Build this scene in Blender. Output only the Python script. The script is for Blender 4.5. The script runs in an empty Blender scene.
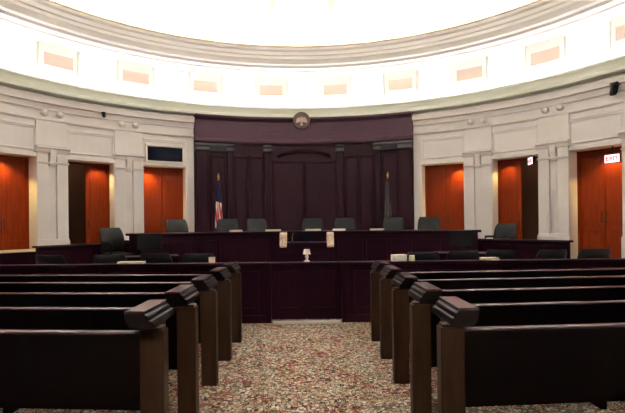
import bpy, bmesh, math, random
from mathutils import Vector, Matrix
random.seed(7)
C = bpy.context.scene.collection
PI = math.pi
rad = math.radians
CAMX, CAMY, CAMZ, F, HX, HY = 0.13, -6.7, 1.58, 480.0, 309.0, 223.0

# ---------------------------------------------------------------- materials
def mat(name, col, rough=0.5, spec=0.5, emit=None, estr=0.0, coat=0.0, metal=0.0, sheen=0.0):
    m = bpy.data.materials.new(name); m.use_nodes = True
    b = m.node_tree.nodes['Principled BSDF']
    b.inputs['Base Color'].default_value = (*col, 1)
    b.inputs['Roughness'].default_value = rough
    b.inputs['Specular IOR Level'].default_value = spec
    b.inputs['Metallic'].default_value = metal
    b.inputs['Coat Weight'].default_value = coat
    b.inputs['Coat Roughness'].default_value = 0.15
    if emit:
        b.inputs['Emission Color'].default_value = (*emit, 1)
        b.inputs['Emission Strength'].default_value = estr
    return m

def vary(m, c1, c2, scale=(1, 1, 1), nscale=6.0, detail=4.0, bump=0.0, rough=None):
    """noise mix between two colours in object space"""
    nt = m.node_tree; N = nt.nodes; L = nt.links; b = N['Principled BSDF']
    tc = N.new('ShaderNodeTexCoord'); mp = N.new('ShaderNodeMapping'); mp.inputs['Scale'].default_value = scale
    nz = N.new('ShaderNodeTexNoise'); nz.inputs['Scale'].default_value = nscale; nz.inputs['Detail'].default_value = detail
    cr = N.new('ShaderNodeValToRGB')
    cr.color_ramp.elements[0].position = 0.35; cr.color_ramp.elements[1].position = 0.68
    cr.color_ramp.elements[0].color = (*c1, 1); cr.color_ramp.elements[1].color = (*c2, 1)
    L.new(tc.outputs['Object'], mp.inputs['Vector']); L.new(mp.outputs['Vector'], nz.inputs['Vector'])
    L.new(nz.outputs['Fac'], cr.inputs['Fac']); L.new(cr.outputs['Color'], b.inputs['Base Color'])
    if bump:
        bp = N.new('ShaderNodeBump'); bp.inputs['Strength'].default_value = bump; bp.inputs['Distance'].default_value = 0.01
        L.new(nz.outputs['Fac'], bp.inputs['Height']); L.new(bp.outputs['Normal'], b.inputs['Normal'])
    return m

M = {}
M['stone'] = vary(mat('cream_stone', (.78, .715, .695), .7, .2), (.76, .695, .675), (.80, .735, .715), nscale=2.0)
M['stone2'] = mat('cream_trim', (.79, .715, .685), .6, .25)
M['plaster'] = mat('white_plaster', (.87, .85, .81), .8, .15)
M['rib'] = mat('pale_gold_rib', (.45, .40, .16), .8, .15)
M['peach'] = mat('peach_panel', (.66, .52, .44), .8, .15)
M['wood'] = vary(mat('dark_mahogany', (.018, .003, .008), .4, .08), (.009, .0010, .0042), (.018, .0022, .0085), scale=(6, 6, .6), nscale=5)
M['woodwall'] = vary(mat('dark_wall_panelling', (.03, .009, .014), .45, .09), (.017, .0040, .0085), (.027, .0068, .0135), scale=(6, 6, .5), nscale=4)
M['frieze'] = vary(mat('frieze_wood_sheen', (.09, .045, .055), .45, .15), (.052, .022, .034), (.072, .031, .047), scale=(.5, .5, 6), nscale=4)  # sheen of the cove light put into a lighter wood colour
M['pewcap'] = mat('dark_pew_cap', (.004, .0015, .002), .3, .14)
M['pewtop'] = mat('polished_pew_sheen', (.045, .020, .026), .25, .6)  # glossy, with the pinkish sheen also painted into the base colour
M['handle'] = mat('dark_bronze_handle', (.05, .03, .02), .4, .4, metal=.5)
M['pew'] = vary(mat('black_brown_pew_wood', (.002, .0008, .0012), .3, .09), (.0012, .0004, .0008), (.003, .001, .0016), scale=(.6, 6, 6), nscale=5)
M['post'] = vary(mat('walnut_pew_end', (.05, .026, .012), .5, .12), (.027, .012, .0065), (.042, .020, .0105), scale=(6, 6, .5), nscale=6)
M['door'] = vary(mat('orange_cherry_wood', (.17, .018, .001), .45, .10), (.14, .014, .001), (.195, .023, .0012), scale=(7, 7, .5), nscale=4)
M['leather'] = mat('black_leather', (.0085, .009, .0095), .45, .22)
M['plastic'] = mat('black_plastic', (.006, .006, .0065), .45, .15)
M['metal'] = mat('brushed_metal', (.5, .48, .45), .35, .5, metal=1)
M['brass'] = mat('brass', (.65, .42, .12), .3, .5, metal=1)
M['bronze'] = vary(mat('aged_bronze', (.07, .04, .04), .5, .3, metal=.2), (.05, .028, .028), (.10, .06, .05), nscale=30)
M['bronze_hi'] = mat('worn_bronze_relief', (.42, .31, .27), .45, .5, metal=.2)
M['paper'] = mat('white_paper', (.90, .87, .80), .8, .1)
M['paper2'] = mat('greenish_paper', (.74, .76, .52), .8, .1)
M['tanpaper'] = mat('tan_paper', (.72, .58, .44), .8, .1)
M['tan'] = vary(mat('tan_limestone', (.62, .5, .38), .7, .2), (.40, .30, .22), (.78, .66, .54), nscale=30, bump=.4)
M['screen'] = mat('dark_screen', (.003, .004, .010), .4, .05)
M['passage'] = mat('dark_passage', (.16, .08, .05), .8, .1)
M['window'] = mat('lit_frosted_glass', (.9, .9, .88), .5, .3, emit=(1, .985, .95), estr=1.0)
M['cove'] = mat('cove_lamp', (.9, .9, .9), .5, .3, emit=(.97, .985, 1.0), estr=15)
M['exit'] = mat('exit_sign_face', (.9, .8, .8), .5, .3, emit=(1, .80, .88), estr=1.0)
M['exitred'] = mat('exit_sign_red', (.7, .02, .02), .5, .3, emit=(1, .05, .06), estr=.15)
M['flagred'] = None
M['shade'] = mat('white_lampshade', (.85, .80, .72), .8, .1)

def carpet():
    m = mat('patterned_carpet', (.3, .2, .15), .95, .05)
    nt = m.node_tree; N = nt.nodes; L = nt.links; b = N['Principled BSDF']
    tc = N.new('ShaderNodeTexCoord')
    def vor(scale, feature='F1'):
        v = N.new('ShaderNodeTexVoronoi'); v.inputs['Scale'].default_value = scale; v.feature = feature
        L.new(tc.outputs['Object'], v.inputs['Vector']); return v
    def ramp(src, stops, const=True):
        r = N.new('ShaderNodeValToRGB'); e = r.color_ramp.elements
        if const: r.color_ramp.interpolation = 'CONSTANT'
        while len(e) < len(stops): e.new(0.5)
        for el, (p, c) in zip(e, stops): el.position = p; el.color = (*c, 1)
        L.new(src, r.inputs['Fac']); return r
    v1 = vor(29.0)
    sep = N.new('ShaderNodeSeparateColor'); L.new(v1.outputs['Color'], sep.inputs['Color'])
    r1 = ramp(sep.outputs['Red'], [(0, (.47, .38, .28)), (.22, (.03, .025, .02)), (.36, (.68, .60, .50)), (.54, (.38, .09, .09)), (.64, (.44, .29, .16)), (.80, (.16, .15, .10)), (.90, (.54, .32, .27))])
    e1 = vor(29.0, 'DISTANCE_TO_EDGE')
    re = ramp(e1.outputs['Distance'], [(0, (0, 0, 0)), (.085, (1, 1, 1))])
    # larger medallions: rosettes on a half-drop grid
    mx = N.new('ShaderNodeMix'); mx.data_type = 'RGBA'
    L.new(re.outputs['Color'], mx.inputs['Factor'])
    mx.inputs['A'].default_value = (.035, .022, .018, 1)
    L.new(r1.outputs['Color'], mx.inputs['B'])
    v2 = vor(5.2)
    wv = N.new('ShaderNodeMath'); wv.operation = 'SINE'
    ml = N.new('ShaderNodeMath'); ml.operation = 'MULTIPLY'; ml.inputs[1].default_value = 80.0
    L.new(v2.outputs['Distance'], ml.inputs[0]); L.new(ml.outputs[0], wv.inputs[0])
    rw = ramp(wv.outputs[0], [(0, (0, 0, 0)), (.72, (1, 1, 1))])
    sep2 = N.new('ShaderNodeSeparateColor'); L.new(v2.outputs['Color'], sep2.inputs['Color'])
    r2 = ramp(sep2.outputs['Green'], [(0, (.56, .46, .35)), (.4, (.44, .15, .12)), (.6, (.64, .56, .45)), (.8, (.44, .29, .15))])
    mx2 = N.new('ShaderNodeMix'); mx2.data_type = 'RGBA'
    half = N.new('ShaderNodeMath'); half.operation = 'MULTIPLY'; half.inputs[1].default_value = .75
    L.new(rw.outputs['Color'], half.inputs[0])
    L.new(half.outputs[0], mx2.inputs['Factor']); L.new(mx.outputs['Result'], mx2.inputs['A']); L.new(r2.outputs['Color'], mx2.inputs['B'])
    L.new(mx2.outputs['Result'], b.inputs['Base Color'])
    return m
M['carpet'] = carpet()

def flag_mat(name, kind):
    m = mat(name, (.5, .5, .5), .7, .15)
    nt = m.node_tree; N = nt.nodes; L = nt.links; b = N['Principled BSDF']
    tc = N.new('ShaderNodeTexCoord'); sx = N.new('ShaderNodeSeparateXYZ'); L.new(tc.outputs['UV'], sx.inputs[0])
    mul = N.new('ShaderNodeMath'); mul.operation = 'MULTIPLY'; mul.inputs[1].default_value = 6.5
    fr = N.new('ShaderNodeMath'); fr.operation = 'FRACT'
    L.new(sx.outputs['X'], mul.inputs[0]); L.new(mul.outputs[0], fr.inputs[0])
    r = N.new('ShaderNodeValToRGB'); r.color_ramp.interpolation = 'CONSTANT'
    e = r.color_ramp.elements
    e[0].color = (.50, .02, .03, 1); e[1].position = .5; e[1].color = (.75, .68, .60, 1)
    L.new(fr.outputs[0], r.inputs['Fac'])
    gt = N.new('ShaderNodeMath'); gt.operation = 'GREATER_THAN'; gt.inputs[1].default_value = .58
    L.new(sx.outputs['Y'], gt.inputs[0])
    mx = N.new('ShaderNodeMix'); mx.data_type = 'RGBA'
    L.new(gt.outputs[0], mx.inputs['Factor']); L.new(r.outputs['Color'], mx.inputs['A'])
    mx.inputs['B'].default_value = (.012, .018, .05, 1)
    L.new(mx.outputs['Result'], b.inputs['Base Color'])
    return m
M['usflag'] = flag_mat('striped_flag_cloth', 0)
M['darkflag'] = vary(mat('dark_flag_cloth', (.03, .03, .045), .7, .15), (.015, .017, .03), (.12, .085, .07), scale=(9, 9, .6), nscale=2.2)

# ---------------------------------------------------------------- mesh builder
class MB:
    def __init__(s): s.v = []; s.f = []; s.uv = None
    def add(s, vs, fs):
        o = len(s.v); s.v += [Vector(p) for p in vs]; s.f += [[i + o for i in f] for f in fs]; return s
    def box(s, x0, x1, y0, y1, z0, z1):
        return s.add([(x0,y0,z0),(x1,y0,z0),(x1,y1,z0),(x0,y1,z0),(x0,y0,z1),(x1,y0,z1),(x1,y1,z1),(x0,y1,z1)],
                     [(0,3,2,1),(4,5,6,7),(0,1,5,4),(1,2,6,5),(2,3,7,6),(3,0,4,7)])
    def arc(s, prof, t0, t1, step=1.5):
        """sweep a closed (r,z) profile around the room's axis; angles in degrees from +y, clockwise seen from above"""
        full = abs(t1 - t0) >= 359.9
        n = max(1, int(math.ceil(abs(t1 - t0) / step)))
        k = len(prof); vs = []; fs = []
        cnt = n if full else n + 1
        for i in range(cnt):
            t = rad(t0 + (t1 - t0) * i / n)
            for r, z in prof: vs.append((r * math.sin(t), r * math.cos(t), z))
        for i in range(n):
            a = i * k; b_ = ((i + 1) % cnt) * k
            for j in range(k):
                jn = (j + 1) % k
                fs.append((a + j, a + jn, b_ + jn, b_ + j))
        if not full:
            fs.append(tuple(range(k))); fs.append(tuple(reversed(range(n * k, n * k + k))))
        return s.add(vs, fs)
    def cbox(s, r0, r1, t0, t1, z0, z1, step=1.5):
        return s.arc([(r0, z0), (r1, z0), (r1, z1), (r0, z1)], t0, t1, step)
    def lathe(s, prof, n=20, cx=0, cy=0, ring=False):
        """prof: (r,z) from bottom to top, closed by caps"""
        k = len(prof); vs = []; fs = []
        for i in range(n):
            a = 2 * PI * i / n
            for r, z in prof: vs.append((cx + r * math.cos(a), cy + r * math.sin(a), z))
        for i in range(n):
            a = i * k; b_ = ((i + 1) % n) * k
            for j in range(k if ring else k - 1): fs.append((a + j, b_ + j, b_ + (j + 1) % k, a + (j + 1) % k))
        if ring: return s.add(vs, fs)
        fs.append(tuple(i * k for i in reversed(range(n)))); fs.append(tuple(i * k + k - 1 for i in range(n)))
        return s.add(vs, fs)
    def tube(s, pts, r, n=8):
        pts = [Vector(p) for p in pts]; rs = r if isinstance(r, (list, tuple)) else [r] * len(pts)
        vs = []; fs = []
        for i, p in enumerate(pts):
            d = (pts[min(i + 1, len(pts) - 1)] - pts[max(i - 1, 0)]).normalized()
            a = d.cross(Vector((0, 0, 1)) if abs(d.z) < .95 else Vector((1, 0, 0))).normalized(); b_ = d.cross(a)
            for j in range(n):
                t = 2 * PI * j / n; vs.append(p + (a * math.cos(t) + b_ * math.sin(t)) * rs[i])
        for i in range(len(pts) - 1):
            for j in range(n):
                jn = (j + 1) % n; fs.append((i*n + j, i*n + jn, (i+1)*n + jn, (i+1)*n + j))
        fs.append(tuple(reversed(range(n)))); fs.append(tuple(range((len(pts)-1)*n, len(pts)*n)))
        return s.add(vs, fs)
    def prism(s, poly, x0, x1):
        """(y,z) polygon extruded along x"""
        k = len(poly)
        vs = [(x0, y, z) for y, z in poly] + [(x1, y, z) for y, z in poly]
        fs = [tuple(reversed(range(k))), tuple(range(k, 2 * k))]
        fs += [(j, (j + 1) % k, (j + 1) % k + k, j + k) for j in range(k)]
        return s.add(vs, fs)
    def prism_y(s, poly, y0, y1):
        k = len(poly)
        vs = [(x, y0, z) for x, z in poly] + [(x, y1, z) for x, z in poly]
        fs = [tuple(range(k)), tuple(reversed(range(k, 2 * k)))]
        fs += [(j, (j + 1) % k, (j + 1) % k + k, j + k) for j in range(k)]
        return s.add(vs, fs)
    def ball(s, c, r, nu=14, nv=8, sc=(1, 1, 1)):
        vs = []; fs = []
        for i in range(1, nv):
            ph = PI * i / nv
            for j in range(nu):
                t = 2 * PI * j / nu
                vs.append((c[0] + r*sc[0]*math.sin(ph)*math.cos(t), c[1] + r*sc[1]*math.sin(ph)*math.sin(t), c[2] + r*sc[2]*math.cos(ph)))
        top = len(vs); vs.append((c[0], c[1], c[2] + r*sc[2])); bot = len(vs); vs.append((c[0], c[1], c[2] - r*sc[2]))
        for i in range(nv - 2):
            for j in range(nu):
                jn = (j + 1) % nu; fs.append((i*nu + j, (i+1)*nu + j, (i+1)*nu + jn, i*nu + jn))
        for j in range(nu):
            jn = (j + 1) % nu; fs.append((top, j, jn)); fs.append((bot, (nv-2)*nu + jn, (nv-2)*nu + j))
        return s.add(vs, fs)
    def map(s, fn): s.v = [Vector(fn(p)) for p in s.v]; return s
    def build(s, name, m, parent=None, bevel=0, smooth=False, seg=2, subsurf=0):
        me = bpy.data.meshes.new(name)
        bm = bmesh.new(); vs = [bm.verts.new(p) for p in s.v]
        for f in s.f:
            try: bm.faces.new([vs[i] for i in f])
            except ValueError: pass
        bmesh.ops.recalc_face_normals(bm, faces=bm.faces)
        if bevel:
            ed = [e for e in bm.edges if len(e.link_faces) == 2 and e.calc_face_angle(0) > rad(40)]
            bmesh.ops.bevel(bm, geom=ed, offset=bevel, segments=seg, affect='EDGES', clamp_overlap=True, profile=.6)
        bm.to_mesh(me); bm.free()
        if smooth:
            for p in me.polygons: p.use_smooth = True
            me.set_sharp_from_angle(angle=rad(38))
        me.materials.append(m if not isinstance(m, str) else M[m])
        o = bpy.data.objects.new(name, me); C.objects.link(o)
        if subsurf:
            md = o.modifiers.new('sub', 'SUBSURF'); md.levels = subsurf; md.render_levels = subsurf
        if parent is not None: o.parent = parent
        return o

def tag(o, label=None, cat=None, group=None, kind=None):
    if label: o['label'] = label
    if cat: o['category'] = cat
    if group: o['group'] = group
    if kind: o['kind'] = kind
    return o
def thing(name, label, cat, loc=(0, 0, 0), rz=0, group=None):
    o = bpy.data.objects.new(name, None); C.objects.link(o)
    o.empty_display_size = .1
    o.location = loc; o.rotation_euler = (0, 0, rz)
    return tag(o, label, cat, group)
def struct(o, label, cat): return tag(o, label, cat, kind='structure')
def copy_tree(o, parent=None):
    c = o.copy(); C.objects.link(c); c.parent = parent
    for ch in list(o.children): copy_tree(ch, c)
    return c
def px(u, d): return CAMX + (u - HX) * d / F
def arc_theta(u, r):
    """angle about the room's axis where the sight line through column u meets the circle of radius r"""
    s = (u - HX) / F
    # x = CAMX + s*d ; y = CAMY + d
    a = 1 + s * s; b_ = 2 * (CAMX * s + CAMY); c = CAMX**2 + CAMY**2 - r * r
    d = (-b_ + math.sqrt(b_ * b_ - 4 * a * c)) / (2 * a)
    return math.degrees(math.atan2(CAMX + s * d, CAMY + d))
def polar(r, t, z=0): return (r * math.sin(rad(t)), r * math.cos(rad(t)), z)

# ---------------------------------------------------------------- the room shell
RW = 7.5
WE = 24.4                     # half angle of the dark panelled wall
DOORS = [30.6, 45.1, 59.2]    # doorway centres, degrees either side
HALF = 4.35
DT = 3.17                     # doorway head
DAIS = 0.5
fl = MB(); fl.lathe([(8.2, -.12), (8.2, 0)], n=96).build('floor', 'carpet')
struct(bpy.data.objects['floor'], 'floral patterned red, cream and brown carpet of the courtroom floor', 'floor')

def side_wall(sgn, name, label):
    w = MB()
    w.cbox(RW, RW + .5, sgn * WE, sgn * 118, DT, 4.7)
    edges = [WE]
    for c in DOORS: edges += [c - HALF, c + HALF]
    edges += [118]
    for i in range(0, len(edges), 2): w.cbox(RW, RW + .5, sgn * edges[i], sgn * edges[i + 1], 0, DT)
    wall = struct(w.build(name, 'stone'), label, 'wall')
    piers = [((DOORS[0] + DOORS[1]) / 2), ((DOORS[1] + DOORS[2]) / 2), DOORS[2] + (DOORS[1] - DOORS[0]) / 2]
    for pc in piers:
        p = MB()
        for a, b_ in ((-2.72, -.75), (.75, 2.72)):
            p.cbox(RW - .07, RW + .01, sgn * (pc + a), sgn * (pc + b_), 0, 3.30)
        p.cbox(RW - .10, RW + .01, sgn * (pc - 2.9), sgn * (pc + 2.9), 0, 1.22)
        p.cbox(RW - .085, RW + .01, sgn * (pc - 2.8), sgn * (pc + 2.8), 1.22, 1.27)
        pl = p.build('pilaster', 'stone', wall, bevel=.006, seg=1)
        q = MB()
        q.arc([(RW - .09, 3.02), (RW, 3.02), (RW, 3.07), (RW - .11, 3.07)], sgn * (pc - 2.85), sgn * (pc + 2.85))
        q.arc([(RW - .09, 3.28), (RW, 3.28), (RW, 3.42), (RW - .16, 3.42), (RW - .16, 3.38), (RW - .12, 3.36)], sgn * (pc - 3.0), sgn * (pc + 3.0))
        q.build('capital', 'stone2', pl, bevel=.006, seg=1)
        k = MB(); k.arc([(RW - .06, 2.98), (RW, 2.98), (RW, 3.36), (RW - .13, 3.36), (RW - .12, 3.2)], sgn * (pc - .55), sgn * (pc + .55))
        k.build('bracket', 'stone2', pl, bevel=.008)
        # frieze block above the pilaster pair
        f = MB(); f.cbox(RW - .05, RW + .01, sgn * (pc - 2.75), sgn * (pc + 2.75), 3.44, 4.02)
        f.build('frieze_block', 'stone', wall, bevel=.006, seg=1)
        for da in (-1.35, 1.35):
            c = polar(RW - .07, sgn * (pc + da), 4.2)
            MB().ball(c, .085, sc=(1, 1, .9)).build('rosette', 'stone2', wall, smooth=True)
    for c in DOORS:
        # recessed-looking frame over each doorway
        f = MB(); a, b_ = sgn * (c - HALF - .1), sgn * (c + HALF + .1)
        z0, z1 = 3.36, 3.86
        f.cbox(RW - .035, RW, a, b_, z1, z1 + .05); f.cbox(RW - .02, RW, a, b_, z1 - .04, z1)
        f.cbox(RW - .035, RW, a, b_, z0 - .04, z0)
        f.cbox(RW - .035, RW, a, a + sgn * .35, z0, z1 - .04); f.cbox(RW - .035, RW, b_ - sgn * .35, b_, z0, z1 - .04)
        f.build('panel_moulding', 'stone2', wall, bevel=.006, seg=1)
        g = MB(); w_ = .55
        g.cbox(RW - .05, RW + .02, sgn * (c - HALF - w_), sgn * (c - HALF), 0, DT + .09)
        g.cbox(RW - .05, RW + .02, sgn * (c + HALF), sgn * (c + HALF + w_), 0, DT + .09)
        g.cbox(RW - .05, RW + .02, sgn * (c - HALF), sgn * (c + HALF), DT, DT + .09)
        g.build('door_casing', 'stone2', wall, bevel=.006, seg=1)
    # crown cornice under the ring ledge
    k = MB(); k.arc([(RW, 4.28), (RW, 4.57), (RW - .165, 4.57), (RW - .17, 4.55), (RW - .15, 4.52), (RW - .15, 4.42), (RW - .07, 4.41), (RW - .065, 4.37), (RW - .05, 4.34), (RW - .05, 4.28)], sgn * WE, sgn * 118)
    k.build('cornice', 'stone2', wall, smooth=True)
    k = MB(); k.arc([(RW, 4.02), (RW - .045, 4.02), (RW - .065, 4.05), (RW - .065, 4.09), (RW, 4.09)], sgn * WE, sgn * 118)
    k.build('frieze_band', 'stone2', wall)
    return wall
wall_left = side_wall(-1, 'wall_left', 'cream stone wall curving along the left, three tall doorways in it')
wall_right = side_wall(1, 'wall_right', 'cream stone wall curving along the right, with the exit doorway in it')
w = MB(); w.cbox(RW, RW + .5, 118, 242, 0, 4.7); struct(w.build('wall_back', 'stone'), 'plain cream stone wall behind the pews', 'wall')

# drum: ring ledge, drum wall, upper cornice, dome
t1 = MB(); t1.arc([(7.30, 4.64), (7.72, 4.64), (7.72, 4.70), (7.37, 4.70), (7.37, 4.93), (7.34, 4.95), (7.28, 4.95), (7.26, 4.90), (7.29, 4.86), (7.29, 4.74), (7.27, 4.72), (7.27, 4.66)], 0, 360)
M['ledge'] = mat('sage_cream_ledge', (.72, .72, .62), .7, .2)
struct(t1.build('trim_1', 'ledge', smooth=True), 'pale ring ledge running round above walls and dark panelling', 'ledge')
RD = 7.66
PITCH = 14.4
dr = MB(); dr.cbox(RD, RD + .3, 0, 360, 4.66, 6.1)
drum = struct(dr.build('wall_drum', 'plaster'), 'white drum wall between the ring ledge and the dome', 'wall')
for i in range(-5, 5):
    c = (i + .5) * PITCH
    p = MB(); h = 3.25
    p.cbox(RD - .06, RD, c - h, c + h, 4.7, 5.98)
    MB_ = p.build('pier', 'plaster', drum)
    q = MB(); q.cbox(RD - .075, RD - .055, c - 2.6, c + 2.6, 5.38, 5.68)
    q.build('panel', 'peach', drum)
    q = MB()
    for a, b_, z0, z1 in ((-2.8, 2.8, 5.68, 5.72), (-2.8, 2.8, 5.34, 5.38), (-2.8, -2.6, 5.38, 5.68), (2.6, 2.8, 5.38, 5.68)):
        q.cbox(RD - .085, RD - .055, c + a, c + b_, z0, z1)
    q.build('panel_moulding', 'plaster', drum)
WL = {0: 'directly above the round bronze medallion', -1: 'first to the left of the one over the medallion', 1: 'first to the right of the one over the medallion',
      -2: 'second to the left of the one over the medallion', 2: 'second to the right of the one over the medallion',
      -3: 'third to the left of the one over the medallion', 3: 'third to the right of the one over the medallion',
      -4: 'at far left end of the drum, its frame showing', 4: 'at far right end of the drum, its frame showing'}
for i in range(-4, 5):
    c = i * PITCH; h = 3.55
    fr = MB()
    for a, b_, z0, z1 in ((-h, h, 5.84, 5.90), (-h, h, 4.98, 5.04), (-h, -h + .45, 5.04, 5.84), (h - .45, h, 5.04, 5.84)):
        fr.cbox(RD - .05, RD, c + a, c + b_, z0, z1)
    o = struct(fr.build('window_%d' % (i + 5), 'plaster'), 'bright clerestory window ' + WL[i], 'window')
    MB().cbox(RD - .02, RD - .002, c - h + .45, c + h - .45, 5.04, 5.84).build('pane', 'window', o)
# upper cornice (soffit with mouldings, then the fascia)
k = MB()
k.arc([(RD + .3, 5.88), (7.62, 5.88), (7.60, 5.93), (7.50, 5.95), (7.48, 5.99), (7.30, 5.99), (7.28, 5.95), (7.22, 5.95), (7.20, 6.00), (6.98, 6.00), (6.96, 5.96), (6.90, 5.96), (6.88, 6.02), (6.72, 6.02),
       (6.70, 6.06), (6.68, 6.12), (6.66, 6.14), (6.66, 6.22), (6.63, 6.24), (6.63, 6.33), (6.58, 6.37), (6.57, 6.43), (6.66, 6.43), (6.68, 6.16), (RD + .3, 6.16)], 0, 360)
M['cornice'] = mat('warm_cornice', (.90, .84, .82), .75, .15)
struct(k.build('trim_2', 'cornice', smooth=True), 'stepped cream cornice ring below the dome', 'cornice')
k = MB(); k.arc([(6.56, 6.43), (6.56, 6.47), (6.60, 6.50), (6.66, 6.50), (6.66, 6.43)], 0, 360)
M['rim'] = mat('tan_rim', (.50, .38, .22), .6, .2)
struct(k.build('trim_3', 'rim', smooth=True), 'thin tan edge moulding on the rim of the dome opening', 'moulding')
DH, DR, DZ = 2.9, 7.35, 6.14
prof = [(DR * math.cos(a), DZ + DH * math.sin(a)) for a in [rad(90) * i / 24 for i in range(24)]] + [(0.02, DZ + DH)]
outer = [(r + .12, z + .14) for r, z in reversed(prof)]
d = MB(); d.arc(prof + outer, 0, 360, 3)
ceil = struct(d.build('ceiling', 'plaster', smooth=True), 'brightly lit white ribbed dome overhead', 'ceiling')
for i in range(25):
    c = (i + .5) * PITCH
    q = MB(); vs = []; fs = []
    n = 16
    for j in range(n + 1):
        a = rad(4 + 80 * j / n)
        for da, off in ((-1, 0), (-1, .05), (1, .05), (1, 0)):
            r = DR * math.cos(a) - off * math.cos(a) * 1.0; z = DZ + DH * math.sin(a) - off * math.sin(a)
            t = rad(c); hw = .10 * (.35 + .65 * math.cos(a)) * da
            vs.append((r * math.sin(t) + hw * math.cos(t), r * math.cos(t) - hw * math.sin(t), z))
    for j in range(n):
        for e in range(4): fs.append((4*j + e, 4*j + (e+1) % 4, 4*j + 4 + (e+1) % 4, 4*j + 4 + e))
    q.add(vs, fs).build('rib', 'rib', ceil)
# cove lamps (hidden behind the ledge and behind the rim of the dome)
c1 = MB(); c1.cbox(7.43, 7.55, -75, 75, 4.72, 4.745, 3)
o = c1.build('cove_lamp', 'cove'); tag(o, 'strip lamp lying in the trough behind the ring ledge', 'lamp')
M['cove2'] = mat('dome_cove_lamp', (.9, .9, .9), .5, .3, emit=(.955, .98, 1.0), estr=72)
c2 = MB(); c2.cbox(6.85, 7.0, 0, 360, 6.20, 6.225, 3)
o = c2.build('cove_lamp', 'cove2'); tag(o, 'strip lamp lying in the trough at the foot of the dome', 'lamp')

# ---------------------------------------------------------------- dark panelled front wall
w = MB(); w.cbox(7.44, 8.0, -WE, WE, 0, 4.66)
wf = struct(w.build('wall_front', 'woodwall'), 'dark mahogany panelled wall behind the judges', 'wall')
k = MB()
k.arc([(7.46, 3.86), (7.46, 4.66), (7.27, 4.66), (7.27, 4.60), (7.32, 4.56), (7.36, 4.52), (7.36, 4.02), (7.33, 3.98), (7.33, 3.92), (7.40, 3.86)], -WE, WE)
k.build('entablature', 'frieze', wf)
def pil(a, b_, name='pilaster', z1=3.86, r=7.36):
    q = MB(); q.cbox(r, 7.45, a, b_, 0, z1 - .22)
    w_ = (b_ - a)
    q.cbox(r - .02, 7.45, a - .06, b_ + .06, 0, 1.0)
    # raised fillets along the edges
    q.cbox(r - .015, r, a, a + w_ * .14, 1.0, z1 - .22); q.cbox(r - .015, r, b_ - w_ * .14, b_, 1.0, z1 - .22)
    o = q.build(name, 'woodwall', wf, bevel=.006, seg=1)
    q = MB(); q.arc([(r - .01, z1 - .22), (7.45, z1 - .22), (7.45, z1), (r - .06, z1), (r - .06, z1 - .05), (r - .03, z1 - .10), (r - .03, z1 - .19)], a - .2, b_ + .2)
    q.build('capital', 'capw', o)
M['capw'] = mat('dark_capital', (.022, .020, .021), .35, .5)
def panel(a, b_, z0, z1, r=7.42):
    q = MB(); q.cbox(r + .008, 7.445, a + .35, b_ - .35, z0 + .09, z1 - .09)
    for (p0, p1, q0, q1) in ((a, b_, z1 - .06, z1), (a, b_, z0, z0 + .06), (a, a + .25, z0 + .06, z1 - .06), (b_ - .25, b_, z0 + .06, z1 - .06)):
        q.cbox(r - .02, 7.445, p0, p1, q0, q1)
    q.build('panel', 'woodwall', wf, bevel=.006, seg=1)
for s in (-1, 1):
    def P(a, b_): return (a, b_) if s > 0 else (-b_, -a)
    pil(*P(21.4, 24.1)); pil(*P(16.0, 17.3)); pil(*P(7.5, 9.0))
    panel(*P(17.6, 21.1), 1.2, 3.55)
    panel(*P(9.3, 12.3), 1.2, 3.55); panel(*P(12.7, 15.7), 1.2, 3.55)
    q = MB(); q.arc([(7.33, 3.64), (7.45, 3.64), (7.45, 3.86), (7.28, 3.86), (7.28, 3.80)], *P(17.4, 21.2)); q.build('capital', 'capw', wf)
panel(-7.2, -.12, 1.2, 3.42); panel(.12, 7.2, 1.2, 3.42)
# segmental arch over the centre panel
q = MB(); n = 20; rows = []
for i in range(n + 1):
    t = -6.0 + 12.0 * i / n; h = 3.50 + .16 * (1 - (t / 6.0) ** 2)
    rows.append((t, h))
for i in range(n):
    (ta, ha), (tb, hb) = rows[i], rows[i + 1]
    vs = []
    for t, h in ((ta, ha), (tb, hb)):
        for r, dz in ((7.445, 0), (7.36, 0), (7.33, .07), (7.445, .07)): vs.append(polar(r, t, h + dz))
    q.add(vs, [(0, 1, 5, 4), (1, 2, 6, 5), (2, 3, 7, 6), (3, 0, 4, 7)] + ([(3, 2, 1, 0)] if i == 0 else []) + ([(4, 5, 6, 7)] if i == n - 1 else []))
q.build('arch_moulding', 'woodwall', wf)

# round medallion at the top of the panelling
md = thing('wall_medallion', 'round bronze medallion at the top centre of the dark panelled wall', 'emblem', (px(302.6, 13.9), 7.245, 4.55))
def ycyl(r0, y0, y1, n=32, r1=None):
    m_ = MB(); m_.lathe([(r0, y0), (r1 or r0, y1)], n=n); return m_.map(lambda p: (p.x, -p.z, p.y))
q = MB(); q.lathe([(.20, 0), (.25, 0), (.255, .03), (.24, .055), (.205, .055)], n=36, ring=True).map(lambda p: (p.x, -p.z, p.y)); q.build('rim', 'bronze', md, smooth=True)
ycyl(.21, 0, .035).build('disc', 'bronze', md, smooth=True)
q = MB()
q.ball((0, -.038, -.005), .06, 14, 8, (.62, .35, 1.3)); q.ball((0, -.045, .095), .03, 10, 6)
for e in (-1, 1):
    q.prism_y([(e * .02, .07), (e * .075, .10), (e * .135, .06), (e * .165, -.03), (e * .135, -.075), (e * .10, -.045), (e * .07, -.05), (e * .03, -.03)][::e], -.05, -.03)
q.prism_y([(-.02, -.06), (.02, -.06), (.045, -.14), (-.045, -.14)], -.048, -.03)
q.build('relief', 'bronze_hi', md)

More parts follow.
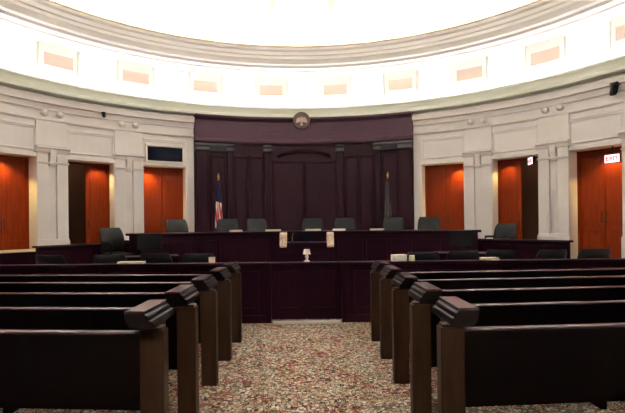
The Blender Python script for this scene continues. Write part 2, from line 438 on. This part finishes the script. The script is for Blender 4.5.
# ---------------------------------------------------------------- doors in the doorways
def door_mesh(t0, t1, r0, r1, z0, z1):
    q = MB(); q.cbox(r0, r1, t0, t1, z0, z1); return q
DW = {-3: 'leftmost doorway', -2: 'dark doorway on the left that stands half open', -1: 'doorway beside the dark panelling, under the wall screen',
      1: 'doorway beside the dark panelling on the right', 2: 'dark doorway on the right that stands half open', 3: 'doorway under the lit EXIT sign'}
num = 0
for s in (-1, 1):
    for k_, c in enumerate(DOORS):
        num += 1
        key = s * (k_ + 1); r0 = RW + .36
        half_open = k_ == 1
        mid = s * c; a, b_ = mid - HALF, mid + HALF
        leaves = [(a, mid - .03), (mid + .03, b_)]
        if half_open: leaves = [leaves[1]] if s < 0 else [leaves[0]]
        fr = MB()
        fr.cbox(r0 - .03, r0 + .1, a - .2, a + .25, 0, DT); fr.cbox(r0 - .03, r0 + .1, b_ - .25, b_ + .2, 0, DT); fr.cbox(r0 - .03, r0 + .1, a, b_, DT - .05, DT + .02)
        dn = struct(fr.build('door_%d' % num, 'door'), 'orange cherry wood door in the ' + DW[key], 'door')
        for (p0, p1) in leaves:
            q = MB(); q.cbox(r0, r0 + .05, p0, p1, DAIS, DT)
            w_ = p1 - p0
            for z0, z1 in ((DAIS + .2, 1.25), (1.4, DT - .2)):
                q.cbox(r0 - .008, r0, p0 + w_ * .18, p1 - w_ * .18, z0, z1)
            lf = q.build('door_leaf', 'door', dn, bevel=.004, seg=1)
            hp = p0 + w_ * .08 if p0 > mid - .1 else p1 - w_ * .08
            MB().tube([polar(r0 - .01, hp, DAIS + 1.0), polar(r0 - .06, hp, DAIS + 1.0), polar(r0 - .06, hp, DAIS + 1.25), polar(r0 - .01, hp, DAIS + 1.25)], .010).build('handle', 'handle', lf, smooth=True)
        if half_open:
            # the open leaf folded back into a dark passage
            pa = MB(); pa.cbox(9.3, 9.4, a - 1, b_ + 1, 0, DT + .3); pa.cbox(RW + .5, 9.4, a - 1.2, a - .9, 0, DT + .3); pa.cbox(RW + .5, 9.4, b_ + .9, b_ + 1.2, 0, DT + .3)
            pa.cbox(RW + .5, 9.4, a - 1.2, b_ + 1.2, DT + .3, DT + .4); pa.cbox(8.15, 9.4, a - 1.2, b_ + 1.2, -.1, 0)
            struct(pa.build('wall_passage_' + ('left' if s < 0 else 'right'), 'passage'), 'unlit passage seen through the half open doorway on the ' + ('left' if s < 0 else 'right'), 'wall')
# warm lamp in the head of each doorway
def spot(name, loc, target, power, col, angle=100, size=.03):
    l = bpy.data.lights.new(name, 'SPOT'); l.energy = power; l.color = col; l.spot_size = rad(angle); l.spot_blend = .8; l.shadow_soft_size = size
    o = bpy.data.objects.new(name, l); C.objects.link(o); o.location = loc
    o.rotation_euler = (Vector(target) - Vector(loc)).to_track_quat('-Z', 'Y').to_euler(); return o
for s, c, off, pw in ((-1, DOORS[0], 2.9, 50), (1, DOORS[0], 2.9, 50), (-1, DOORS[2], .2, 50), (1, DOORS[2], 1.8, 60), (-1, DOORS[1], -2.0, 24), (1, DOORS[1], -2.0, 20)):
    spot('doorway_downlight', polar(RW + .16, s * (c + off), DT - .06), polar(RW + .33, s * (c + off), .8), pw * 1.05, (1, .74, .22), 120)

for s_ in (-1, 1):  # added fill light in each passage, not a fixture of the room
    l = bpy.data.lights.new('passage_fill', 'POINT'); l.energy = 3.5; l.color = (1, .8, .6); l.shadow_soft_size = .08
    o = bpy.data.objects.new('passage_fill', l); C.objects.link(o); o.location = polar(8.6, s_ * DOORS[1], DT + .1)
# exit signs
def exit_sign(loc, rz, label):
    t = thing('exit_sign', label, 'sign', loc, rz, None)
    MB().box(-.17, .17, -.025, .025, -.10, .10).build('housing', 'plastic', t, bevel=.006)
    MB().box(-.155, .155, -.03, -.024, -.085, .085).build('face', 'exit', t)
    cu = bpy.data.curves.new('lettering', 'FONT'); cu.body = 'EXIT'; cu.size = .125; cu.align_x = 'CENTER'; cu.align_y = 'CENTER'; cu.extrude = .002; cu.offset = .003
    tmp = bpy.data.objects.new('tmp', cu); C.objects.link(tmp)
    bpy.context.view_layer.update()
    me = bpy.data.meshes.new_from_object(tmp.evaluated_get(bpy.context.evaluated_depsgraph_get()))
    bpy.data.objects.remove(tmp)
    me.materials.clear(); me.materials.append(M['exitred'])
    o = bpy.data.objects.new('lettering', me); C.objects.link(o); o.parent = t
    o.rotation_euler = (PI / 2, 0, 0); o.location = (0, -.033, 0)
    MB().box(-.012, .012, -.012, .012, .10, DT - loc[2]).build('hanger', 'plastic', t)
th = DOORS[2] + 2.2
exit_sign(polar(RW + .12, th, 2.90), -rad(th) + rad(0), 'lit white EXIT sign with red letters in the doorway at the far right')
th = arc_theta(532, RW - .06)
exit_sign(polar(RW - .06, th, 3.03), -rad(th) - rad(48), 'small lit EXIT sign turned sideways in the half open doorway on the right')

# wall screen above the left doorway next to the panelling
th = -(DOORS[0] - .1)
sc = thing('wall_screen', 'black rectangular screen in a white frame above an orange doorway', 'screen', polar(RW - .01, th, 3.50), -rad(th))
q = MB()
for a in ((-.52, .52, .20, .25), (-.52, .52, -.25, -.20), (-.52, -.47, -.2, .2), (.47, .52, -.2, .2)): q.box(a[0], a[1], -.07, 0, a[2], a[3])
q.build('frame', 'stone2', sc, bevel=.006)
MB().box(-.47, .47, -.05, -.01, -.18, .18).build('display', 'screen', sc)
# little black spotlights under the cornice
def spotlamp(th, sc_, label):
    t = thing('spotlight', label, 'lamp', polar(RW - .17, th, 4.40), -rad(th))
    t.scale = (sc_,) * 3
    MB().box(-.05, .05, -.03, .12, .0, .03).build('bracket', 'plastic', t, bevel=.004)
    q = MB(); q.lathe([(.035, -.12), (.05, -.10), (.055, .02), (.04, .05)], n=16).map(lambda p: (p.x, p.y * .8 + p.z * .35, p.z - .03)); q.build('lamp_head', 'plastic', t, smooth=True)
spotlamp(-43.0, .8, 'small black spotlight under the cornice of the left wall')
spotlamp(arc_theta(616, RW - .17), 1.5, 'black spotlight under the cornice at the far right')

# ---------------------------------------------------------------- dais, bench, side partitions
d = MB(); d.cbox(5.25, RW + .4, -64, 64, 0, DAIS)
M['daiscarpet'] = vary(mat('dark_dais_carpet', (.05, .02, .02), .95, .05), (.04, .015, .015), (.07, .03, .025), nscale=40)
struct(d.build('floor_dais', 'daiscarpet'), 'raised dais floor behind the judges bench', 'dais')
BA = (arc_theta(483, 5.85) - arc_theta(128, 5.85)) / 2 - .5
bn = thing('judges_bench', 'long dark wood judges bench curving in front of the panelled wall', 'bench', (0, 4.9, 0))
def rel(mb, org): return mb.map(lambda p: (p.x - org[0], p.y - org[1], p.z - org[2]))
bo = (0, 4.9, 0)
q = MB(); q.cbox(5.15, 5.25, -BA, BA, 0, 1.33); q.cbox(5.10, 5.15, -BA, BA, 0, .14); q.cbox(5.12, 5.15, -BA, BA, 1.26, 1.33); rel(q, bo).build('front_panel', 'wood', bn)
q = MB(); q.arc([(5.06, 1.34), (5.04, 1.36), (5.06, 1.385), (5.85, 1.385), (5.85, 1.33), (5.08, 1.33)], -BA - .6, BA + .6); rel(q, bo).build('bench_top', 'wood', bn, smooth=True)
for s in (-1, 1):
    q = MB(); q.cbox(5.15, 5.8, s * BA, s * (BA - .8), 0, 1.33); rel(q, bo).build('end_panel', 'wood', bn)
for i in range(-6, 7):
    c = i * BA / 6.55
    q = MB()
    for (p0, p1, z0, z1) in ((-3, 3, .24, .29), (-3, 3, 1.14, 1.19), (-3, -2.6, .29, 1.14), (2.6, 3, .29, 1.14)): q.cbox(5.125, 5.15, c + p0, c + p1, z0, z1)
    rel(q, bo).build('raised_panel', 'wood', bn)
# centre desk in front of the bench, with pale carved brackets
dy = 10.55 + CAMY; dx = px(306.7, 10.5)
cd = thing('clerk_desk', 'dark wood clerk desk at centre in front of the judges bench', 'desk', (dx, dy, 0))
q = MB(); q.box(-.56, .56, -.25, -.19, 0, 1.12); q.box(-.56, -.50, -.19, .42, 0, 1.12); q.box(.50, .56, -.19, .42, 0, 1.12)
for a in (-.46, .03): q.box(a, a + .43, -.262, -.25, .25, .95)
q.build('body', 'wood', cd, bevel=.006)
MB().box(-.43, .43, -.29, .42, 1.12, 1.16).build('desk_top', 'wood', cd, bevel=.008)
for s in (-1, 1):
    q = MB()
    q.prism([(-.29, 1.06), (-.05, 1.06), (-.05, 1.38), (-.20, 1.38), (-.25, 1.33), (-.255, 1.24), (-.28, 1.16), (-.30, 1.10)], s * .507 - .075, s * .507 + .075)
    q.build('carved_bracket', 'tan', cd, bevel=.012)
# monitor on the clerk desk
mo = thing('monitor', 'low black monitor lying between the two pale carved brackets', 'monitor', (px(305, 10.45), dy + .0, 1.16))
MB().box(-.2, .2, -.012, .02, .03, .20).build('display', 'screen', mo, bevel=.006)
MB().box(-.03, .03, .0, .02, .0, .06).build('stand', 'plastic', mo); MB().box(-.1, .1, -.06, .08, 0, .012).build('base', 'plastic', mo, bevel=.004)
mc = thing('microphone', 'brass gooseneck microphone beside the left pale bracket', 'microphone', (px(292, 10.4), dy - .06, 1.16))
MB().lathe([(.04, 0), (.04, .015), (.015, .025)], n=14).build('base', 'plastic', mc, smooth=True)
MB().tube([(0, 0, .02), (0, 0, .12), (.01, -.03, .18), (.04, -.06, .21)], .007).build('gooseneck', 'brass', mc, smooth=True)
MB().tube([(.04, -.06, .21), (.07, -.09, .215)], [.014, .016]).build('head', 'plastic', mc, smooth=True)

# side partitions (dark wood) left and right
def partition(s, label):
    t = thing('side_partition', label, 'partition', polar(6.2, s * 46, DAIS)); o = tuple(t.location)
    q = MB(); q.cbox(6.2, 6.26, s * 38, s * 60.5, DAIS, 1.13); q.cbox(6.18, 6.28, s * 38, s * 60.5, DAIS, DAIS + .1)
    rel(q, o).build('panel', 'wood', t)
    q = MB(); q.arc([(6.14, 1.14), (6.16, 1.17), (6.32, 1.17), (6.32, 1.13), (6.16, 1.13)], s * 37.8, s * 60.8); rel(q, o).build('top_rail', 'wood', t)
    for i in range(4):
        c = s * (40.8 + i * 5.6); q = MB()
        q.cbox(6.185, 6.2, c - 2.3, c + 2.3, .68, 1.05); rel(q, o).build('raised_panel', 'wood', t, bevel=.006)
partition(-1, 'dark wood partition below the pilasters of the left wall')
partition(1, 'dark wood partition below the pilasters of the right wall')
# low rail in the leftmost doorway, pale cap
th0, th1 = -(DOORS[2] + HALF), -(DOORS[2] - HALF)
o_ = polar(7.3, -DOORS[2], DAIS)
gr = thing('gallery_rail', 'low dark rail with a pale cream cap across the leftmost doorway', 'rail', o_)
q = MB(); q.cbox(7.36, 7.40, th0 - 2, th1 - .6, DAIS, 1.0); rel(q, o_).build('panel', 'wood', gr)
M['cap'] = mat('pale_yellow_cap', (.78, .66, .40), .5, .3)
q = MB(); q.cbox(7.33, 7.43, th0 - 2.0, th1 - .6, 1.0, 1.06); rel(q, o_).build('cap', 'cap', gr, bevel=.01)

# ---------------------------------------------------------------- chairs
def make_chair(label, group, seat_z=.50, back_h=.70):
    t = thing('office_chair', label, 'chair', (0, 0, 0), 0, group)
    q = MB(); q.box(-.26, .26, -.26, .26, seat_z - .10, seat_z); q.map(lambda p: (p.x, p.y, p.z - .03 * max(0, -p.y / .26))); q.build('seat', 'leather', t, bevel=.04, smooth=True, seg=3)
    # padded back facing -y (towards the room): lies at +y
    vs = []; fs = []; nx, nz = 8, 8
    for side in (0, 1):
        for j in range(nz + 1):
            v = j / nz; z = seat_z + .04 + back_h * v
            w_ = .27 + .02 * math.sin(PI * v) - .03 * max(0, v - .85) / .15
            for i in range(nx + 1):
                u = -1 + 2 * i / nx
                edge = (1 - abs(u) ** 4) ** .5 * (1 - abs(2 * v - 1) ** 6) ** .5
                y = .24 + .10 * v - .05 * math.sin(PI * v) + (1 if side else -1) * (.012 + .05 * edge) - .04 * abs(u) ** 2 * -1 * 0 - .05 * u * u
                vs.append((u * w_, y, z))
    k = (nx + 1) * (nz + 1)
    for side in (0, 1):
        for j in range(nz):
            for i in range(nx):
                a = side * k + j * (nx + 1) + i; f = (a, a + 1, a + nx + 2, a + nx + 1); fs.append(f if side == 0 else f[::-1])
    rim = [i for i in range(nx + 1)] + [j * (nx + 1) + nx for j in range(1, nz + 1)] + [nz * (nx + 1) + i for i in range(nx - 1, -1, -1)] + [j * (nx + 1) for j in range(nz - 1, 0, -1)]
    for a, b_ in zip(rim, rim[1:] + rim[:1]): fs.append((a, a + k, b_ + k, b_))
    q = MB(); q.add(vs, fs); q.build('backrest', 'leather', t, smooth=True)
    for s in (-1, 1):
        q = MB(); q.tube([(s * .25, .2, seat_z - .05), (s * .30, .2, seat_z + .18), (s * .30, .16, seat_z + .22), (s * .30, -.14, seat_z + .22), (s * .29, -.17, seat_z + .18), (s * .25, -.1, seat_z - .06)], .02)
        am = q.build('armrest', 'plastic', t, smooth=True)
        MB().box(s * .30 - .035, s * .30 + .035, -.15, .15, seat_z + .225, seat_z + .25).build('arm_pad', 'leather', am, bevel=.01)
    MB().lathe([(.035, .07), (.035, .22), (.025, .22), (.025, seat_z - .09), (.10, seat_z - .09), (.10, seat_z - .075)], n=14).build('column', 'metal', t, smooth=True)
    q = MB()
    for i in range(5):
        a = 2 * PI * i / 5 + .3; c_, s_ = math.cos(a), math.sin(a)
        q.tube([(0, 0, .11), (.15 * c_, .15 * s_, .095), (.29 * c_, .29 * s_, .065)], [.035, .026, .018])
    q.build('base', 'plastic', t, smooth=True)
    for i in range(5):
        a = 2 * PI * i / 5 + .3; c_, s_ = math.cos(a), math.sin(a)
        q = MB(); q.lathe([(.02, -.025), (.03, -.02), (.03, .02), (.02, .025)], n=12).map(lambda p, c=c_, s=s_: (.29 * c + p.z * s * -1 + p.x * c, .29 * s + p.z * c + p.x * s, .03 + p.y)); q.build('caster', 'plastic', t, smooth=True)
    return t
G1 = 'judges chairs behind the long bench'; G2 = 'black chairs just beyond the bar'; G3 = 'black chairs on the dais by the side partitions'
judge = make_chair('', G1, .52, .65)
first = [True]
jl = [(178, 'black high-backed chair at left end of the judges bench, before an orange door', 10),
      (225, 'black high-backed chair behind the judges bench, right in front of striped flag', -12),
      (257.5, 'second black high-backed chair right of the striped flag, behind the bench', 8),
      (312, 'middle black high-backed chair behind the bench, above the clerk desk', -4),
      (346, 'black high-backed chair behind the bench, next right of the middle one', 6),
      (392.5, 'black high-backed chair behind the bench, just beside the dark furled flag', -10),
      (431, 'black high-backed chair at right end of the judges bench, before an orange door', 8)]
for u, lab, tw in jl:
    t = judge if first[0] else copy_tree(judge); first[0] = False
    th = arc_theta(u, 6.6); t['label'] = lab
    t.location = polar(6.3, th, DAIS); t.rotation_euler = (0, 0, -rad(th) + rad(tw))
low = make_chair('', G2, .48, .56); first = [True]
bl = [(51, 'black swivel chair beyond the bar, furthest left in its row', 1.75), (107, 'second black swivel chair from the left beyond the bar', 1.75), (155, 'third black swivel chair from the left beyond the bar', 1.98),
      (195, 'black swivel chair beyond the bar, last of the left row before the aisle', 1.75),
      (424.5, 'black swivel chair beyond the bar, first of the right row, beside white papers', 1.55), (463, 'second black swivel chair from the aisle in the right row beyond the bar', 1.75), (505, 'third black swivel chair from the aisle in the right row beyond the bar', 1.95),
      (551, 'fourth black swivel chair from the aisle in the right row beyond the bar', 1.8), (596, 'fifth and outermost black swivel chair beyond the bar, before the EXIT door', 1.95)]
for i, (u, lab, y) in enumerate(bl):
    t = low if first[0] else copy_tree(low); first[0] = False
    t['label'] = lab; t.location = (px(u, y - CAMY - .3), y, 0); t.rotation_euler = (0, 0, rad([170, 185, 178, 190, 175, 182, 171, 188, 180][i]))
side = make_chair('', G3, .48, .50); first = [True]
for u, r, lab, tw in ((118, 5.72, 'black chair in front of the left partition, before the half open door', 12), (500, 6.75, 'black chair behind the right partition, before the half open door', -10)):
    t = side if first[0] else copy_tree(side); first[0] = False
    th = arc_theta(u, r); t['label'] = lab; t.location = polar(r, th, DAIS); t.rotation_euler = (0, 0, -rad(th) + rad(tw))
# side desks with black monitors, before the ends of the bench
for s_, u, side_ in ((-1, 149, 'left'), (1, 461, 'right')):
    dd = 9.45; x = px(u, dd); y = dd + CAMY
    t = thing('side_desk', 'small dark wood side desk before the %s end of the bench' % side_, 'desk', (x, y, 0), -rad(s_ * 20), 'side desks')
    MB().box(-.55, .55, -.3, .3, .93, .97).build('desk_top', 'wood', t, bevel=.008)
    MB().box(-.5, .5, -.26, -.22, .1, .93).build('front_panel', 'wood', t)
    for e in (-1, 1): MB().box(e * .5 - .02, e * .5 + .02, -.26, .26, 0, .93).build('side_panel', 'wood', t)
    m_ = thing('monitor', 'black monitor standing on the side desk before the %s end of the bench' % side_, 'monitor', (x, y, .97), -rad(s_ * 20), 'monitors on the side desks')
    MB().box(-.23, .23, -.02, .02, .12, .43).build('display', 'plastic', m_, bevel=.012)
    MB().box(-.12, .12, .02, .045, .18, .36).build('back_cover', 'plastic', m_, bevel=.008)
    MB().box(-.03, .03, .0, .03, .01, .16).build('stand', 'plastic', m_); MB().box(-.12, .12, -.08, .10, 0, .014).build('base', 'plastic', m_, bevel=.004)

# papers on the bench
def papers(loc, w_, h, rz, label, m='paper', group='papers along the judges bench', dp=.24):
    t = thing('paper_stack', label, 'papers', loc, rz, group)
    n = 5
    for i in range(n):
        q = MB(); a = rad(random.uniform(-5, 5)); z0 = h * i / n
        q.box(-w_ / 2, w_ / 2, -dp / 2, dp / 2, z0, z0 + h / n * .92).map(lambda p: (p.x * math.cos(a) - p.y * math.sin(a), p.x * math.sin(a) + p.y * math.cos(a), p.z))
        q.build('sheaf', m, t)
for u, w_, m, lab in ((235.5, .30, 'tanpaper', 'cream papers on the bench, right of the chair by the striped flag'), (273, .38, 'paper2', 'cream and green papers on the bench, right of the second chair from the striped flag'),
                   (313, .38, 'paper2', 'papers on the bench before the middle high-backed chair'), (339, .30, 'paper', 'white papers on the bench before the chair right of the middle one'), (377, .30, 'paper', 'white papers on the bench, left of the chair by the dark flag')):
    th = arc_theta(u, 5.3); papers(polar(5.3, th, 1.386), w_, .045, -rad(th), lab, m)

# flags
def flag(u, m, label):
    th = arc_theta(u, 6.75)
    t = thing('flag', label, 'flag', polar(6.95, th, DAIS), -rad(th), None)
    MB().lathe([(.13, 0), (.13, .03), (.05, .07), (.03, .12)], n=20).build('base', 'brass', t, smooth=True)
    MB().tube([(0, 0, .05), (0, 0, 2.28)], .016, 10).build('pole', 'wood', t, smooth=True)
    MB().lathe([(.012, 2.27), (.03, 2.29), (.012, 2.31), (.035, 2.35), (.028, 2.40), (.004, 2.48)], n=12).build('finial', 'brass', t, smooth=True)
    # hanging folds round the pole
    nu, nv = 48, 20; vs = []; uv = []
    for j in range(nv + 1):
        v = j / nv; z = 2.22 - 1.30 * (1 - v)
        R = .020 + .052 * (1 - v) ** .8
        for i in range(nu):
            a = 2 * PI * i / nu
            r = R * (1 + .30 * math.sin(6 * a + 2 * v)) + .012
            vs.append((r * math.cos(a) * 1.1, r * math.sin(a) * .8 - .03, z - .06 * math.cos(a) * (1 - v)))
    fs = [(j*nu + i, j*nu + (i+1) % nu, (j+1)*nu + (i+1) % nu, (j+1)*nu + i) for j in range(nv) for i in range(nu)]
    fs.append(tuple(range(nv * nu, nv * nu + nu)))
    q = MB(); q.add(vs, fs); c = q.build('cloth', m, t, smooth=True)
    ul = c.data.uv_layers.new(name='UVMap')
    for p in c.data.polygons:
        for li in p.loop_indices:
            vi = c.data.loops[li].vertex_index
            i, j = vi % nu, vi // nu
            ii = i
            if p.index < nv * nu and i == 0 and (p.index % nu) == nu - 1: ii = nu
            ul.data[li].uv = (ii / nu * 1.0 + j / nv * .35, j / nv)
flag(220, 'usflag', 'furled red and white striped flag with blue top on a gold-tipped pole')
flag(387, 'darkflag', 'dark furled flag on a gold-tipped pole right of the centre panels')

# ---------------------------------------------------------------- the bar between public seats and well
BY = 7.62 + CAMY; AX = .08
br = thing('bar_partition', 'low dark wood bar wall across the room behind the front pews', 'partition', (0, BY, 0))
GW = .56
for s in (-1, 1):
    q = MB(); q.box(*sorted((AX + s * GW, s * 7.3)), 0, .09, 0, .92); q.box(*sorted((AX + s * GW, s * 7.3)), -.02, 0, 0, .12); q.build('panel_wall', 'wood', br)
    q = MB(); q.box(*sorted((AX + s * (GW - .0), s * 7.3)), -.05, .14, .92, .96); q.build('top_rail', 'wood', br, bevel=.012)
    MB().box(*sorted((AX + s * GW, AX + s * (GW + .10))), -.03, .12, 0, .92).build('gate_post', 'wood', br, bevel=.006)
    for i in range(5):
        x0 = AX + s * (GW + .2 + i * 1.25)
        q = MB(); a, b_ = sorted((x0, x0 + s * 1.1))
        for (p0, p1, z0, z1) in ((a, b_, .2, .24), (a, b_, .78, .82), (a, a + .04, .24, .78), (b_ - .04, b_, .24, .78)): q.box(p0, p1, -.018, 0, z0, z1)
        q.build('raised_panel', 'wood', br)
gt = thing('bar_gate', 'dark wood double gate in the bar at the end of the aisle', 'gate', (AX, BY, 0))
for s in (-1, 1):
    q = MB(); q.box(*sorted((s * .002, s * (GW - .001))), .01, .07, .05, .92)
    a, b_ = sorted((s * .08, s * (GW - .09)))
    for (p0, p1, z0, z1) in ((a, b_, .2, .24), (a, b_, .78, .82), (a, a + .04, .24, .78), (b_ - .04, b_, .24, .78)): q.box(p0, p1, -.004, .01, z0, z1)
    lf = q.build('gate_leaf', 'wood', gt)
    MB().box(*sorted((s * .002, s * (GW - .001))), -.05, .14, .92, .96).build('top_rail', 'wood', lf, bevel=.01)
    if s > 0: MB().box(-.04, .04, .07, .085, .05, .92).build('astragal', 'wood', lf)
M['plate'] = mat('pale_metal_plate', (.62, .58, .54), .5, .4)
o = MB().box(AX - .53, AX + .53, BY - .10, BY + .0, 0, .035).build('threshold_strip', 'plate', bevel=.006); tag(o, 'pale metal strip on the carpet at the foot of the bar gate', 'strip')
# things lying on the bar
BZ = .961
G4 = 'papers lying on the bar'
papers((px(398, 7.7), BY + .045, BZ), .22, .10, .1, 'stack of white papers on the bar beside the right row of chairs', 'paper', G4, .16)
papers((px(411, 7.7), BY + .045, BZ), .08, .085, -.1, 'small yellowish stack on the bar, right beside the white papers', 'paper2', G4, .14)
papers((px(488, 7.7), BY + .045, BZ), .26, .04, .0, 'flat tan papers on the bar, before the third right-hand chair', 'tanpaper', G4, .16)
papers((px(132, 7.7), BY + .045, BZ), .40, .035, .05, 'flat tan papers on the bar between two chairs of the left row', 'tanpaper', G4, .16)
bx = thing('small_box', 'small tan box on the bar at the aisle end of the left chairs', 'box', (px(212, 7.7), BY + .045, BZ))
MB().box(-.045, .045, -.04, .04, 0, .085).build('body', 'tanpaper', bx, bevel=.006); MB().box(-.048, .048, -.043, .043, .06, .09).build('lid', 'tan', bx, bevel=.006)
lp = thing('table_lamp', 'small white-shaded table lamp standing on the bar gate', 'lamp', (px(306.5, 7.7), BY + .045, BZ))
MB().lathe([(.045, 0), (.045, .02), (.02, .03)], n=16).build('base', 'paper', lp, smooth=True)
MB().lathe([(.012, .025), (.022, .06), (.03, .08), (.02, .11), (.01, .14)], n=14).build('stem', 'paper', lp, smooth=True)
MB().lathe([(.062, .12), (.060, .125), (.046, .195), (.044, .20)], n=20).build('lamp_shade', 'shade', lp, smooth=True)

# ---------------------------------------------------------------- pews
SH = math.tan(rad(4.2)); PL = 4.6
def make_pew(s):
    """s=+1 right of the aisle, -1 left; local x grows outward from the aisle, rear face at y=0"""
    t = thing('pew', '', 'pew', (0, 0, 0), 0, 'pews left of the aisle' if s < 0 else 'pews right of the aisle')
    fl = lambda p: (s * p[0], p[1], p[2])
    shr = lambda p: (s * p[0], p[1] + SH * max(0, p[0] - .15), p[2])
    q = MB(); q.box(.13, PL, .02, .06, .41, .89)
    bp = q.map(shr).build('back_panel', 'pew', t)
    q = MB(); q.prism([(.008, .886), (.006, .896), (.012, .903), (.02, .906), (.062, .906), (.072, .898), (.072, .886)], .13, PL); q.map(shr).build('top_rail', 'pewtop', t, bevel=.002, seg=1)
    q = MB(); q.prism([(.06, .41), (.44, .425), (.46, .435), (.46, .455), (.44, .465), (.06, .45)], .13, PL); q.map(shr).build('seat', 'pew', t, bevel=.006)
    for x in (1.6, 3.1):
        q = MB(); q.prism([(.05, 0), (.43, 0), (.41, .08), (.43, .42), (.06, .41)], x, x + .05); q.map(shr).build('support', 'pew', t)
    for e in (0, 1):
        fe = (fl if e == 0 else (lambda p: (s * (PL + .15 - p[0]), p[1] + SH * PL, p[2])))
        q = MB(); q.box(.0, .15, 0, .11, 0, .915); q.box(.012, .15, .008, .102, .915, .934)
        ep = q.map(fe).build('end_post', 'post', t, bevel=.006)
        q = MB(); q.box(.112, .15, .10, .43, 0, .93)
        for (y0, y1, z0, z1) in ((.13, .42, .80, .84), (.13, .42, .14, .18), (.13, .17, .18, .80), (.38, .42, .18, .80)): q.box(.10, .116, y0, y1, z0, z1)
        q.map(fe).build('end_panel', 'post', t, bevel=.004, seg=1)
        dz = .032
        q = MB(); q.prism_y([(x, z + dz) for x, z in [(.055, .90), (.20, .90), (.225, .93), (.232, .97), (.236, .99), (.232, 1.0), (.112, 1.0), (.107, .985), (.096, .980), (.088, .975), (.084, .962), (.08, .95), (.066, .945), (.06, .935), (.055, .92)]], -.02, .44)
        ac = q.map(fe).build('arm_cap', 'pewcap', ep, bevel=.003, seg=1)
        q = MB(); q.prism_y([(x, z + dz) for x, z in [(.107, .995), (.238, .995), (.236, 1.008), (.228, 1.011), (.117, 1.011), (.109, 1.008)]], -.022, .442); q.map(fe).build('cap_top', 'pewtop', t)  # thin plate added on the cap to carry the painted sheen
    return t
PD = [3.0, 3.84, 4.68, 5.53, 6.37]
nm = ['nearest the camera', 'second from the camera', 'third from the camera', 'fourth from the camera', 'farthest, next to the bar']
for s in (-1, 1):
    base = make_pew(s)
    for i, dd in enumerate(PD):
        t = base if i == 0 else copy_tree(base)
        t.location = (AX + s * .868, dd + CAMY, 0)
        t['label'] = 'dark wooden pew on the %s of the aisle, the one %s' % ('left' if s < 0 else 'right', nm[i])

# ---------------------------------------------------------------- camera, world, view
cam = bpy.data.cameras.new('camera'); co = bpy.data.objects.new('camera', cam); C.objects.link(co)
cam.sensor_width = 36; cam.lens = F / 625 * 36; cam.shift_x = (312.5 - HX) / 625; cam.shift_y = (HY - 206.5) / 625; cam.clip_start = .05
co.matrix_world = Matrix.Translation((CAMX, CAMY, CAMZ)) @ Matrix.Rotation(PI / 2, 4, 'X') @ Matrix.Rotation(rad(-.6), 4, 'Z')
S = bpy.context.scene; S.camera = co
wd = bpy.data.worlds.new('world'); S.world = wd; wd.use_nodes = True
wd.node_tree.nodes['Background'].inputs['Color'].default_value = (.02, .02, .02, 1)
S.view_settings.view_transform = 'Standard'; S.view_settings.look = 'None'; S.view_settings.gamma = 1; S.view_settings.use_curve_mapping = False
S.view_settings.exposure = 0.45
S.cycles.max_bounces = 8; S.cycles.diffuse_bounces = 5
S.cycles.use_denoising = True
